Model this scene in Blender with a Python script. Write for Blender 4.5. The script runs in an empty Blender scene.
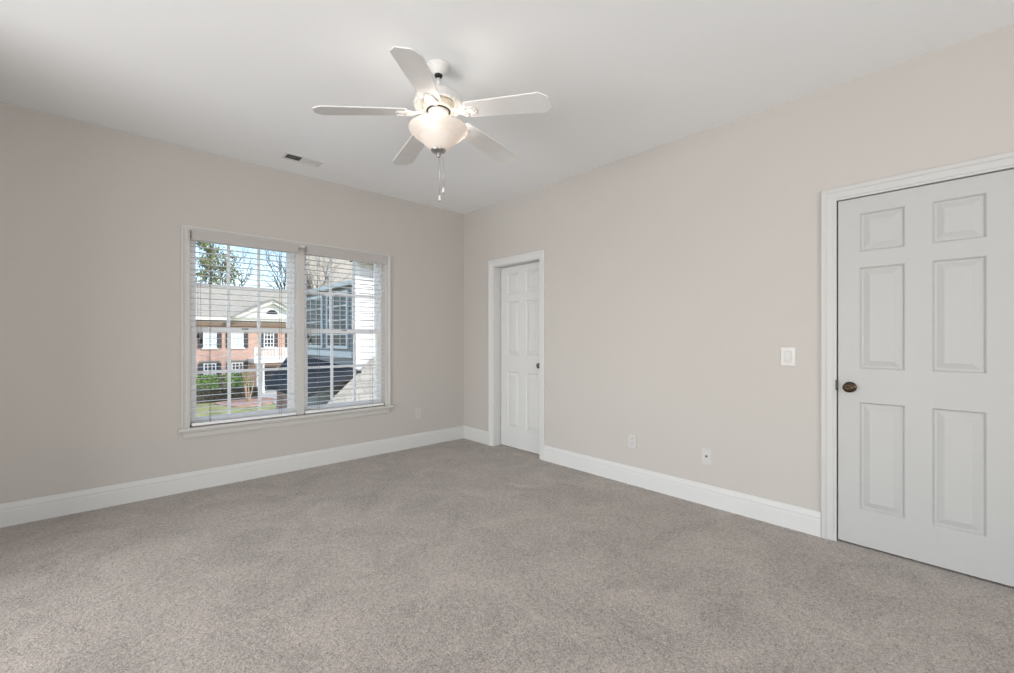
import bpy, bmesh, math, random
from mathutils import Vector, Matrix
random.seed(7)
sc = bpy.context.scene
COL = sc.collection
PI = math.pi
R = math.radians

# ------------------------------------------------------------------ camera
EYE = 1.212
F_PX = 433.94
cam_d = bpy.data.cameras.new('camera')
cam = bpy.data.objects.new('camera', cam_d)
COL.objects.link(cam)
cam.location = (0, 0, EYE)
cam.rotation_euler = (R(90), 0, -R(42.742))
cam_d.sensor_width = 36.0
cam_d.lens = F_PX / 1014 * 36.0
cam_d.shift_y = 2.43 / 1014
cam_d.clip_start = 0.02
cam_d.clip_end = 400
sc.camera = cam

# ------------------------------------------------------------------ world, sun, colour management
SUN = Vector((0.47, -0.63, 0.62)).normalized()
world = bpy.data.worlds.new('sky')
sc.world = world
world.use_nodes = True
wn = world.node_tree.nodes
wl = world.node_tree.links
wn.clear()
wo = wn.new('ShaderNodeOutputWorld')
bg = wn.new('ShaderNodeBackground')
sky = wn.new('ShaderNodeTexSky')
sky.sky_type = 'NISHITA'
sky.sun_disc = False
sky.sun_elevation = math.asin(SUN.z)
sky.sun_rotation = math.atan2(SUN.x, SUN.y)
sky.air_density = 1.0
sky.dust_density = 0.6
sky.ozone_density = 1.5
bg.inputs['Strength'].default_value = 0.36
wl.new(sky.outputs[0], bg.inputs['Color'])
wl.new(bg.outputs[0], wo.inputs['Surface'])

sun_d = bpy.data.lights.new('sun', 'SUN')
sun_d.energy = 4.2
sun_d.color = (1.0, 0.95, 0.87)
sun_d.angle = R(0.6)
sun = bpy.data.objects.new('sun', sun_d)
COL.objects.link(sun)
sun.rotation_euler = SUN.to_track_quat('Z', 'Y').to_euler()
sun.location = (0, 0, 12)


def area(name, loc, direction, sx, sy, power, color, spread=180):
    d = bpy.data.lights.new(name, 'AREA')
    d.shape = 'RECTANGLE'
    d.size = sx
    d.size_y = sy
    d.energy = power
    d.color = color
    d.spread = R(spread)
    o = bpy.data.objects.new(name, d)
    COL.objects.link(o)
    o.location = loc
    o.rotation_euler = Vector(direction).to_track_quat('-Z', 'Y').to_euler()
    return o


# added fill lights, unseen behind the camera, in openings made for them
FILL = (1.0, 0.994, 0.988)
area('fill_light_west', (-3.44, 1.65, 0.95), (1, 0.12, -0.12), 2.5, 1.5, 134, FILL, 150)
area('fill_light_south', (-0.4, -3.44, 0.95), (0.22, 1, 0.95), 2.7, 1.5, 98, FILL, 140)

sc.view_settings.view_transform = 'Standard'
sc.view_settings.look = 'None'
sc.view_settings.gamma = 1.0
sc.view_settings.use_curve_mapping = False
sc.view_settings.exposure = 0.0

# room numbers (metres, eye at x = y = 0)
XE = 3.223      # wall with the doors
YN = 4.267      # wall with the window
XW = -3.40
YS = -3.40
H = 2.74
GZ = -3.6       # the ground outside, one storey down


# ------------------------------------------------------------------ materials
def mat(name, color, rough=0.5, metal=0.0, var=0.0, var_scale=8.0, bump=0.0, bump_scale=200.0, spec=0.5):
    m = bpy.data.materials.new(name)
    m.use_nodes = True
    nt = m.node_tree
    b = nt.nodes['Principled BSDF']
    b.inputs['Base Color'].default_value = (*color, 1)
    b.inputs['Roughness'].default_value = rough
    b.inputs['Metallic'].default_value = metal
    b.inputs['Specular IOR Level'].default_value = spec
    tc = nt.nodes.new('ShaderNodeTexCoord')
    if var > 0:
        n = nt.nodes.new('ShaderNodeTexNoise')
        n.inputs['Scale'].default_value = var_scale
        n.inputs['Detail'].default_value = 4
        cr = nt.nodes.new('ShaderNodeValToRGB')
        cr.color_ramp.elements[0].position = 0.3
        cr.color_ramp.elements[1].position = 0.7
        cr.color_ramp.elements[0].color = (*[c * (1 - var) for c in color], 1)
        cr.color_ramp.elements[1].color = (*[min(1, c * (1 + var)) for c in color], 1)
        nt.links.new(tc.outputs['Object'], n.inputs['Vector'])
        nt.links.new(n.outputs['Fac'], cr.inputs['Fac'])
        nt.links.new(cr.outputs['Color'], b.inputs['Base Color'])
    if bump > 0:
        n2 = nt.nodes.new('ShaderNodeTexNoise')
        n2.inputs['Scale'].default_value = bump_scale
        n2.inputs['Detail'].default_value = 3
        bp = nt.nodes.new('ShaderNodeBump')
        bp.inputs['Strength'].default_value = bump
        bp.inputs['Distance'].default_value = 0.002
        nt.links.new(tc.outputs['Object'], n2.inputs['Vector'])
        nt.links.new(n2.outputs['Fac'], bp.inputs['Height'])
        nt.links.new(bp.outputs['Normal'], b.inputs['Normal'])
    return m


def brick_mat(name, c1, c2, mortar, axis, scale=1.0):
    m = bpy.data.materials.new(name)
    m.use_nodes = True
    nt = m.node_tree
    b = nt.nodes['Principled BSDF']
    b.inputs['Roughness'].default_value = 0.85
    tc = nt.nodes.new('ShaderNodeTexCoord')
    sp = nt.nodes.new('ShaderNodeSeparateXYZ')
    cb = nt.nodes.new('ShaderNodeCombineXYZ')
    br = nt.nodes.new('ShaderNodeTexBrick')
    br.inputs['Color1'].default_value = (*c1, 1)
    br.inputs['Color2'].default_value = (*c2, 1)
    br.inputs['Mortar'].default_value = (*mortar, 1)
    br.inputs['Scale'].default_value = scale
    br.inputs['Brick Width'].default_value = 0.21
    br.inputs['Row Height'].default_value = 0.075
    br.inputs['Mortar Size'].default_value = 0.009
    nt.links.new(tc.outputs['Object'], sp.inputs[0])
    nt.links.new(sp.outputs['X' if axis == 'x' else 'Y'], cb.inputs['X'])
    nt.links.new(sp.outputs['Z'], cb.inputs['Y'])
    nt.links.new(cb.outputs[0], br.inputs['Vector'])
    nt.links.new(br.outputs['Color'], b.inputs['Base Color'])
    return m


def shingle_mat(name, c1, c2, axis):
    m = brick_mat(name, c1, c2, tuple(c * 0.6 for c in c1), axis)
    br = [n for n in m.node_tree.nodes if n.type == 'TEX_BRICK'][0]
    br.inputs['Brick Width'].default_value = 0.3
    br.inputs['Row Height'].default_value = 0.13
    br.inputs['Mortar Size'].default_value = 0.012
    return m


def carpet_mat():
    m = bpy.data.materials.new('carpet')
    m.use_nodes = True
    nt = m.node_tree
    L = nt.links
    b = nt.nodes['Principled BSDF']
    b.inputs['Roughness'].default_value = 1.0
    b.inputs['Specular IOR Level'].default_value = 0.05
    b.inputs['Sheen Weight'].default_value = 0.25
    b.inputs['Sheen Roughness'].default_value = 0.6
    tc = nt.nodes.new('ShaderNodeTexCoord')

    def noise(scale, detail, rough=0.5, dist=0.0):
        n = nt.nodes.new('ShaderNodeTexNoise')
        n.inputs['Scale'].default_value = scale
        n.inputs['Detail'].default_value = detail
        n.inputs['Roughness'].default_value = rough
        n.inputs['Distortion'].default_value = dist
        L.new(tc.outputs['Object'], n.inputs['Vector'])
        return n

    def math_(op, a, c):
        n = nt.nodes.new('ShaderNodeMath')
        n.operation = op
        for i, v in enumerate((a, c)):
            if isinstance(v, (int, float)):
                n.inputs[i].default_value = v
            else:
                L.new(v, n.inputs[i])
        return n.outputs[0]

    fine = noise(125, 3, 0.75)         # tufts
    mid = noise(48, 4, 0.75)
    big = noise(2.6, 4, 0.6, 1.2)     # pile laid over by feet and the vacuum
    crease = noise(11, 3, 0.55, 1.6)
    c1 = math_('ABSOLUTE', math_('SUBTRACT', crease.outputs['Fac'], 0.5), 0)
    c1 = math_('MINIMUM', math_('MULTIPLY', c1, 14.0), 1.0)      # thin dark folds where the pile parts
    s = math_('ADD', math_('MULTIPLY', fine.outputs['Fac'], 0.85), math_('MULTIPLY', mid.outputs['Fac'], 0.45))
    s = math_('ADD', s, math_('ADD', math_('MULTIPLY', big.outputs['Fac'], 0.26), 0.045))
    s = math_('ADD', s, math_('MULTIPLY', c1, 0.05))
    s = math_('MULTIPLY', s, 0.6)
    cr = nt.nodes.new('ShaderNodeValToRGB')
    e = cr.color_ramp.elements
    e[0].position = 0.365
    e[0].color = (0.115, 0.099, 0.086, 1)
    e[1].position = 0.635
    e[1].color = (0.69, 0.618, 0.562, 1)
    L.new(s, cr.inputs['Fac'])
    L.new(cr.outputs['Color'], b.inputs['Base Color'])
    hgt = math_('ADD', fine.outputs['Fac'], math_('MULTIPLY', mid.outputs['Fac'], 1.2))
    hgt = math_('ADD', hgt, math_('MULTIPLY', big.outputs['Fac'], 3.0))
    hgt = math_('ADD', hgt, math_('MULTIPLY', c1, 0.25))
    bp = nt.nodes.new('ShaderNodeBump')
    bp.inputs['Strength'].default_value = 0.7
    bp.inputs['Distance'].default_value = 0.008
    L.new(hgt, bp.inputs['Height'])
    L.new(bp.outputs['Normal'], b.inputs['Normal'])
    return m


def glass_mat(name, tint=(1, 1, 1), refl=0.05):
    m = bpy.data.materials.new(name)
    m.use_nodes = True
    nt = m.node_tree
    nt.nodes.clear()
    o = nt.nodes.new('ShaderNodeOutputMaterial')
    t = nt.nodes.new('ShaderNodeBsdfTransparent')
    t.inputs['Color'].default_value = (*tint, 1)
    g = nt.nodes.new('ShaderNodeBsdfGlossy')
    g.inputs['Roughness'].default_value = 0.02
    mx = nt.nodes.new('ShaderNodeMixShader')
    mx.inputs['Fac'].default_value = refl
    nt.links.new(t.outputs[0], mx.inputs[1])
    nt.links.new(g.outputs[0], mx.inputs[2])
    nt.links.new(mx.outputs[0], o.inputs['Surface'])
    return m


def shade_mat():
    """frosted alabaster glass of a lamp that is switched on"""
    m = bpy.data.materials.new('frosted_glass')
    m.use_nodes = True
    nt = m.node_tree
    nt.nodes.clear()
    o = nt.nodes.new('ShaderNodeOutputMaterial')
    d = nt.nodes.new('ShaderNodeBsdfDiffuse')
    d.inputs['Color'].default_value = (0.86, 0.83, 0.80, 1)
    t = nt.nodes.new('ShaderNodeBsdfTranslucent')
    t.inputs['Color'].default_value = (0.92, 0.87, 0.82, 1)
    g = nt.nodes.new('ShaderNodeBsdfGlossy')
    g.inputs['Roughness'].default_value = 0.2
    m1 = nt.nodes.new('ShaderNodeMixShader')
    m1.inputs['Fac'].default_value = 0.35
    m2 = nt.nodes.new('ShaderNodeMixShader')
    m2.inputs['Fac'].default_value = 0.05
    nt.links.new(d.outputs[0], m1.inputs[1])
    nt.links.new(t.outputs[0], m1.inputs[2])
    nt.links.new(m1.outputs[0], m2.inputs[1])
    nt.links.new(g.outputs[0], m2.inputs[2])
    nt.links.new(m2.outputs[0], o.inputs['Surface'])
    return m


def emit_mat(name, color, strength):
    m = bpy.data.materials.new(name)
    m.use_nodes = True
    b = m.node_tree.nodes['Principled BSDF']
    b.inputs['Base Color'].default_value = (*color, 1)
    b.inputs['Emission Color'].default_value = (*color, 1)
    b.inputs['Emission Strength'].default_value = strength
    return m


M = dict(
    wall=mat('wall_paint', (0.535, 0.508, 0.480), 0.75, bump=0.08, bump_scale=350, spec=0.25),
    ceiling=mat('ceiling_paint', (0.865, 0.88, 0.89), 0.9, bump=0.03, bump_scale=300, spec=0.2),
    trim=mat('white_trim_paint', (0.565, 0.566, 0.56), 0.5, spec=0.25),
    baseboard=mat('baseboard_lit_door_paint', (0.655, 0.658, 0.652), 0.5, spec=0.25),  # also on the corner door, standing in for its brighter light
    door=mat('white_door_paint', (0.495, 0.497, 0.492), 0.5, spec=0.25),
    casing=mat('window_casing_paint', (0.58, 0.57, 0.55), 0.45),
    valance=mat('valance_backlit_grey', (0.47, 0.45, 0.435), 0.5),  # white plastic greyed, its backlit shade put into the colour
    carpet=carpet_mat(),
    slat=mat('blind_slat_white', (0.88, 0.88, 0.885), 0.4),
    sash=mat('sash_paint', (0.88, 0.88, 0.885), 0.4),
    cord=mat('ladder_cord', (0.16, 0.15, 0.14), 0.8),
    tassel=mat('dark_tassel', (0.02, 0.02, 0.022), 0.5),
    clip=mat('bracket_metal', (0.30, 0.28, 0.24), 0.4, 0.6),
    glass=glass_mat('window_glass', (0.97, 0.98, 0.98), 0.012),
    plate=mat('switch_plastic', (0.575, 0.565, 0.55), 0.35),
    slot=mat('dark_slot', (0.10, 0.09, 0.085), 0.6),
    greyslot=mat('grey_slot', (0.42, 0.40, 0.38), 0.6),
    bronze=mat('antique_brass', (0.085, 0.06, 0.038), 0.25, 0.85, var=0.35, var_scale=60),
    nickel=mat('satin_nickel', (0.42, 0.41, 0.40), 0.3, 0.9),
    darknickel=mat('dark_nickel', (0.16, 0.15, 0.145), 0.3, 0.9),
    hinge=mat('hinge_metal', (0.35, 0.33, 0.30), 0.4, 0.8),
    dark=mat('black_metal', (0.012, 0.012, 0.013), 0.4, 0.3),
    fan=mat('fan_white_enamel', (0.76, 0.745, 0.725), 0.4),
    blade=mat('fan_blade_white', (0.70, 0.695, 0.685), 0.5, var=0.02, var_scale=12),
    cream=mat('cream_enamel', (0.62, 0.57, 0.48), 0.45),
    gold=mat('brass_coil', (0.40, 0.33, 0.22), 0.35, 0.8),
    shade=shade_mat(),
    bulb=emit_mat('bulb_glow', (1.0, 0.90, 0.80), 0.6),
    vent=mat('vent_enamel', (0.70, 0.70, 0.69), 0.4),
    ventdark=mat('vent_duct_dark', (0.05, 0.05, 0.05), 0.8),
    ventgrey=mat('vent_damper_grey', (0.50, 0.50, 0.49), 0.5),
    # outside
    brick=brick_mat('pink_red_brick', (0.56, 0.32, 0.24), (0.49, 0.26, 0.19), (0.58, 0.49, 0.42), 'x'),
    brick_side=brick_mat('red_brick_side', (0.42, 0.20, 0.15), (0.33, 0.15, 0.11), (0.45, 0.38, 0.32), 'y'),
    roof=shingle_mat('weathered_shingles', (0.43, 0.385, 0.32), (0.37, 0.33, 0.275), 'x'),
    roof_tan=shingle_mat('tan_shingles', (0.37, 0.33, 0.28), (0.27, 0.245, 0.21), 'y'),
    roof_tan_front=shingle_mat('light_tan_shingles', (0.40, 0.37, 0.32), (0.32, 0.295, 0.255), 'x'),
    roof_dark=shingle_mat('shaded_shingles', (0.028, 0.029, 0.033), (0.02, 0.021, 0.025), 'y'),  # near-black: shade on the porch roof and soffit put into the colour
    shaded_siding=mat('shaded_white_siding', (0.27, 0.262, 0.255), 0.6),  # white siding again, the side wall's shade put into the colour
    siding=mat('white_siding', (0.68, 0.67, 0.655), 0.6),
    outtrim=mat('white_outdoor_trim', (0.80, 0.79, 0.76), 0.55),
    brown=mat('brown_eave', (0.20, 0.14, 0.095), 0.7),
    stonelintel=mat('dark_lintel', (0.20, 0.17, 0.13), 0.8),
    shutter=mat('charcoal_shutter', (0.055, 0.055, 0.065), 0.6),
    pane=mat('dark_pane', (0.045, 0.05, 0.058), 0.35, spec=0.15),
    curtain=mat('pale_curtain_pane', (0.55, 0.58, 0.60), 0.35),
    lawn=mat('lawn_grass', (0.30, 0.29, 0.12), 0.95, var=0.35, var_scale=1.3),
    mulch=mat('pine_mulch', (0.40, 0.25, 0.19), 0.95, var=0.3, var_scale=3),
    concrete=mat('driveway_concrete', (0.42, 0.41, 0.40), 0.9, var=0.1, var_scale=1),
    bark=mat('grey_bark', (0.10, 0.08, 0.065), 0.9, var=0.3, var_scale=5),
    tanbark=mat('tan_bark', (0.42, 0.30, 0.20), 0.9, var=0.2, var_scale=5),
    hedge=mat('hedge_leaf', (0.16, 0.26, 0.07), 0.8, var=0.45, var_scale=3),
    hedgedark=mat('winter_hedge_leaf', (0.055, 0.05, 0.026), 0.85, var=0.5, var_scale=3),
    pine=mat('evergreen_leaf', (0.24, 0.27, 0.11), 0.85, var=0.5, var_scale=1.2),
)


# ------------------------------------------------------------------ mesh helpers
class MB:
    """collects shapes into one mesh; xf maps local points into the world"""

    def __init__(self, xf=None):
        self.v = []
        self.f = []
        self.s = []
        self.xf = xf

    def _add(self, verts, faces, smooth=False):
        n = len(self.v)
        for p in verts:
            self.v.append(tuple(self.xf(*p)) if self.xf else tuple(p))
        for f in faces:
            self.f.append([i + n for i in f])
            self.s.append(smooth)
        return self

    def box(self, x0, x1, y0, y1, z0, z1, bev=0.0):
        if bev > 0:
            b = bev
            # chamfered box: 24 points
            bm = bmesh.new()
            bmesh.ops.create_cube(bm, size=1)
            for w in bm.verts:
                w.co = Vector((x0 if w.co.x < 0 else x1, y0 if w.co.y < 0 else y1, z0 if w.co.z < 0 else z1))
            bmesh.ops.bevel(bm, geom=list(bm.edges), offset=b, segments=2, affect='EDGES', profile=0.5)
            bm.verts.index_update()
            vs = [tuple(w.co) for w in bm.verts]
            fs = [[w.index for w in f.verts] for f in bm.faces]
            bm.free()
            return self._add(vs, fs)
        vs = [(x0, y0, z0), (x1, y0, z0), (x1, y1, z0), (x0, y1, z0), (x0, y0, z1), (x1, y0, z1), (x1, y1, z1), (x0, y1, z1)]
        fs = [(0, 3, 2, 1), (4, 5, 6, 7), (0, 1, 5, 4), (1, 2, 6, 5), (2, 3, 7, 6), (3, 0, 4, 7)]
        return self._add(vs, fs)

    def quad(self, *ps):
        return self._add(ps, [list(range(len(ps)))])

    def tube(self, pts, radii, n=8, caps=True, smooth=True):
        pts = [Vector(p) for p in pts]
        if isinstance(radii, (int, float)):
            radii = [radii] * len(pts)
        vs, fs = [], []
        ref = None
        for i, p in enumerate(pts):
            t = (pts[min(i + 1, len(pts) - 1)] - pts[max(i - 1, 0)])
            t = t.normalized() if t.length > 1e-9 else Vector((0, 0, 1))
            if ref is None:
                ref = Vector((1, 0, 0)) if abs(t.x) < 0.9 else Vector((0, 1, 0))
            a = (ref - t * ref.dot(t)).normalized()
            ref = a
            b = t.cross(a)
            for k in range(n):
                ang = 2 * PI * k / n
                vs.append(tuple(p + (a * math.cos(ang) + b * math.sin(ang)) * radii[i]))
        for i in range(len(pts) - 1):
            for k in range(n):
                fs.append((i * n + k, i * n + (k + 1) % n, (i + 1) * n + (k + 1) % n, (i + 1) * n + k))
        self._add(vs, fs, smooth)
        if caps:
            m = len(self.v)
            base = m - len(vs)
            self.f.append([base + k for k in reversed(range(n))])
            self.s.append(False)
            self.f.append([base + (len(pts) - 1) * n + k for k in range(n)])
            self.s.append(False)
        return self

    def lathe(self, prof, c=(0, 0, 0), n=32, axis='z', smooth=True, close=True):
        """prof: (radius, height) list, turned about the axis through c; sharp where a point repeats"""
        vs, fs = [], []
        for (r, h) in prof:
            for k in range(n):
                a = 2 * PI * k / n
                x, y, z = r * math.cos(a), r * math.sin(a), h
                if axis == '-x':
                    x, y, z = -h, r * math.cos(a), r * math.sin(a)
                elif axis == '-y':
                    x, y, z = r * math.cos(a), -h, r * math.sin(a)
                vs.append((c[0] + x, c[1] + y, c[2] + z))
        for i in range(len(prof) - 1):
            if prof[i] == prof[i + 1]:
                continue
            for k in range(n):
                fs.append((i * n + k, i * n + (k + 1) % n, (i + 1) * n + (k + 1) % n, (i + 1) * n + k))
        self._add(vs, fs, smooth)
        if close:
            base = len(self.v) - len(vs)
            for i, rev in ((0, True), (len(prof) - 1, False)):
                if prof[i][0] > 1e-6:
                    idx = [base + i * n + k for k in range(n)]
                    self.f.append(idx[::-1] if rev else idx)
                    self.s.append(False)
        return self

    def prism(self, poly, depth, place):
        """poly of (a, b) extruded by depth; place(a, b, d) gives the point"""
        n = len(poly)
        vs = [place(a, b, 0) for a, b in poly] + [place(a, b, depth) for a, b in poly]
        fs = [list(range(n))[::-1], [n + i for i in range(n)]]
        fs += [(i, (i + 1) % n, n + (i + 1) % n, n + i) for i in range(n)]
        return self._add(vs, fs)

    def build(self, name, m, parent=None, loc=None):
        me = bpy.data.meshes.new(name)
        org = Vector(loc) if loc else Vector((0, 0, 0))
        if loc is None and parent is not None:
            org = parent.matrix_basis.translation.copy()
            q = parent.parent
            while q is not None:
                org += q.matrix_basis.translation
                q = q.parent
            me.from_pydata([tuple(Vector(p) - org) for p in self.v], [], self.f)
        else:
            me.from_pydata([tuple(Vector(p) - org) for p in self.v], [], self.f)
        me.validate()
        if len(me.polygons) == len(self.s):
            me.polygons.foreach_set('use_smooth', self.s)
        bm = bmesh.new()
        bm.from_mesh(me)
        bmesh.ops.recalc_face_normals(bm, faces=bm.faces)
        bm.to_mesh(me)
        bm.free()
        me.materials.append(M[m] if isinstance(m, str) else m)
        o = bpy.data.objects.new(name, me)
        COL.objects.link(o)
        if parent is not None:
            o.parent = parent
        elif loc:
            o.location = loc
        return o


def tag(o, label=None, cat=None, group=None, kind=None):
    if label:
        o['label'] = label
    if cat:
        o['category'] = cat
    if group:
        o['group'] = group
    if kind:
        o['kind'] = kind
    return o


def thing(name, label, cat, loc, group=None, kind=None):
    o = bpy.data.objects.new(name, None)
    COL.objects.link(o)
    o.location = loc
    o.empty_display_size = 0.1
    return tag(o, label, cat, group, kind)


def struct(o, label, cat):
    return tag(o, label, cat, kind='structure')


def holed_wall(place, us, vs, holes, thick, backing=0.0):
    """a wall as one mesh: grid of cells with the hole cells left out. place(u, v, n), n = 0 at the room side"""
    mb = MB(place)
    inside = lambda u, v: any(h[0] < u < h[1] and h[2] < v < h[3] for h in holes)
    for i in range(len(us) - 1):
        for j in range(len(vs) - 1):
            u0, u1, v0, v1 = us[i], us[i + 1], vs[j], vs[j + 1]
            if inside((u0 + u1) / 2, (v0 + v1) / 2):
                continue
            mb.quad((u0, v0, 0), (u1, v0, 0), (u1, v1, 0), (u0, v1, 0))
            mb.quad((u0, v0, thick), (u1, v0, thick), (u1, v1, thick), (u0, v1, thick))
    for (a, b, c, d) in holes:
        mb.quad((a, c, 0), (a, d, 0), (a, d, thick), (a, c, thick))
        mb.quad((b, c, 0), (b, d, 0), (b, d, thick), (b, c, thick))
        mb.quad((a, d, 0), (b, d, 0), (b, d, thick), (a, d, thick))
        mb.quad((a, c, 0), (b, c, 0), (b, c, thick), (a, c, thick))
    a, b, c, d = us[0], us[-1], vs[0], vs[-1]
    mb.quad((a, c, 0), (a, d, 0), (a, d, thick), (a, c, thick))
    mb.quad((b, c, 0), (b, d, 0), (b, d, thick), (b, c, thick))
    mb.quad((a, d, 0), (b, d, 0), (b, d, thick), (a, d, thick))
    mb.quad((a, c, 0), (b, c, 0), (b, c, thick), (a, c, thick))
    if backing:
        mb.box(a, b, c, d, thick + 0.002, thick + backing)
    return mb


def sweep_u(place, u0, u1, v0, v1, prof, closed=False):
    """a casing profile (outward offset, projection) mitred round the two sides and the head of an opening"""
    mb = MB(place)
    vs, fs = [], []
    for (w, p) in prof:
        vs += [(u0 - w, v0, p), (u0 - w, v1 + w, p), (u1 + w, v1 + w, p), (u1 + w, v0, p)]
    n = len(prof)
    for i in range(n):
        j = (i + 1) % n
        for k in range(3):
            fs.append((i * 4 + k, j * 4 + k, j * 4 + k + 1, i * 4 + k + 1))
    fs.append([i * 4 for i in range(n)])
    fs.append([i * 4 + 3 for i in range(n)][::-1])
    mb._add(vs, fs)
    return mb


def sweep_line(place, u0, u1, prof):
    """profile of (height, projection) run along a wall"""
    mb = MB(place)
    n = len(prof)
    vs = [(u0, h, p) for h, p in prof] + [(u1, h, p) for h, p in prof]
    fs = [(i, (i + 1) % n, n + (i + 1) % n, n + i) for i in range(n)]
    fs += [list(range(n)), list(range(n, 2 * n))[::-1]]
    return mb._add(vs, fs)


# n is measured out into the wall for walls; for trim use negative n = into the room
P_E = lambda u, v, n: (XE + n, u, v)        # u = y
P_N = lambda u, v, n: (u, YN + n, v)        # u = x
P_W = lambda u, v, n: (XW - n, u, v)
P_S = lambda u, v, n: (u, YS - n, v)
inward = lambda P: (lambda u, v, n: P(u, v, -n))

# ------------------------------------------------------------------ room shell
T = 0.16
fl = MB().box(XW, XE + 0.16, YS, YN, -0.12, 0.0).build('floor', 'carpet')
struct(fl, 'grey beige cut pile carpet over the whole floor', 'floor')
ce = MB().box(XW - T, XE + 0.21, YS - T, YN + T, H, H + 0.14).build('ceiling', 'ceiling')
struct(ce, 'smooth white ceiling above the room', 'ceiling')

# window opening
WX0, WX1, WZ0, WZ1 = 0.49, 2.18, 0.505, 2.088
wn_ = holed_wall(P_N, [XW, WX0, WX1, XE + 0.001], [-0.12, WZ0, WZ1, H], [(WX0, WX1, WZ0, WZ1)], T).build('wall_north', 'wall')
struct(wn_, 'warm greige wall with the double window', 'wall')
# door openings (y0, y1, top)
FD = (2.995, 3.715, 2.035)     # narrow recessed door near the corner
ND = (-0.150, 0.570, 2.040)    # closet door at the right edge
we = holed_wall(P_E, [YS, ND[0], ND[1], FD[0], FD[1], YN + T], [-0.12, -0.06, FD[2], ND[2], H],
                [(ND[0], ND[1], -0.06, ND[2]), (FD[0], FD[1], -0.06, FD[2])], T, 0.05).build('wall_east', 'wall')
struct(we, 'warm greige wall with the two white doors', 'wall')
ww = holed_wall(P_W, [YS - T, 0.35, 2.95, YN + T], [-0.12, 0.15, 1.75, H], [(0.35, 2.95, 0.15, 1.75)], T).build('wall_west', 'wall')  # opening added to hold the west fill light
struct(ww, 'warm greige wall to the left of the camera', 'wall')
ws = holed_wall(P_S, [XW, -1.8, 1.0, XE + 0.21], [-0.12, 0.15, 1.75, H], [(-1.8, 1.0, 0.15, 1.75)], T).build('wall_south', 'wall')  # opening added to hold the south fill light
struct(ws, 'warm greige wall behind the camera', 'wall')

wj = MB().box(XW, -1.15, 3.05, YN - 0.001, 0.0, H - 0.0005).build('shade_block_northwest', 'wall')  # unseen block added to dim the left end of the window wall
struct(wj, 'added greige block out of view, shading the left of the window wall', 'wall')

BASE = [(0.0, 0.0), (0.0, 0.017), (0.098, 0.017), (0.104, 0.0145), (0.110, 0.0145), (0.118, 0.016), (0.126, 0.0135), (0.138, 0.010), (0.146, 0.006), (0.150, 0.0)]
struct(sweep_line(inward(P_N), -1.15, XE, BASE).build('baseboard_north', 'baseboard'), 'white baseboard below the window', 'baseboard')
b_e = sweep_line(inward(P_E), 0.646, 2.926, BASE)
for seg in ((3.783, YN), (YS, -0.226)):
    s_ = sweep_line(inward(P_E), seg[0], seg[1], BASE)
    n0 = len(b_e.v)
    b_e.v += s_.v
    b_e.f += [[i + n0 for i in f] for f in s_.f]
    b_e.s += s_.s
struct(b_e.build('baseboard_east', 'baseboard'), 'white baseboard between and beside the two doors', 'baseboard')
struct(sweep_line(inward(P_W), YS, 3.05, BASE).build('baseboard_west', 'baseboard'), 'white baseboard along the wall left of the camera', 'baseboard')
struct(sweep_line(inward(P_S), XW, XE, BASE).build('baseboard_south', 'baseboard'), 'white baseboard behind the camera', 'baseboard')

# casings
CAS = [(0.0, 0.0), (0.0, 0.009), (0.010, 0.009), (0.016, 0.013), (0.046, 0.0145), (0.052, 0.020), (0.072, 0.020), (0.074, 0.017), (0.074, 0.0)]
struct(sweep_u(inward(P_E), ND[0], ND[1], 0.0, ND[2], CAS).build('trim_1', 'trim'), 'white moulded casing round the large closed door', 'door casing')
struct(sweep_u(inward(P_E), FD[0], FD[1], 0.0, FD[2] - 0.004, [(w * 0.93, p) for w, p in CAS]).build('trim_2', 'baseboard'), 'white moulded casing round the recessed corner door', 'door casing')  # casing in the same lighter paint, its brighter light put into the colour
WCAS = [(0.0, 0.0), (0.0, 0.012), (0.018, 0.014), (0.024, 0.010), (0.036, 0.013), (0.042, 0.018), (0.054, 0.018), (0.055, 0.0)]
# window casing: sides and a slimmer head, the stool and the apron below
tw = sweep_u(inward(P_N), WX0, WX1, WZ0, WZ1 - 0.03, WCAS).build('trim_3', 'casing')
struct(tw, 'pale moulded casing round the double window', 'window casing')
st = MB()
st.box(0.413, 2.258, YN - 0.048, YN + 0.09, WZ0 - 0.026, WZ0, 0.006)
struct(st.build('trim_4', 'casing'), 'pale window stool under the double window', 'window sill')
ap = sweep_line(inward(P_N), 0.448, 2.222, [(0.420, 0.0), (0.420, 0.010), (0.432, 0.014), (0.460, 0.016), (0.470, 0.022), (0.479, 0.022), (0.479, 0.0)])
struct(ap.build('trim_5', 'casing'), 'pale moulded apron below the window stool', 'window apron')
mu = MB().box(1.300, 1.368, YN + 0.012, YN + T, WZ0, WZ1, 0.003)
struct(mu.build('trim_6', 'casing'), 'pale mullion post between the two window halves', 'window mullion')


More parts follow.
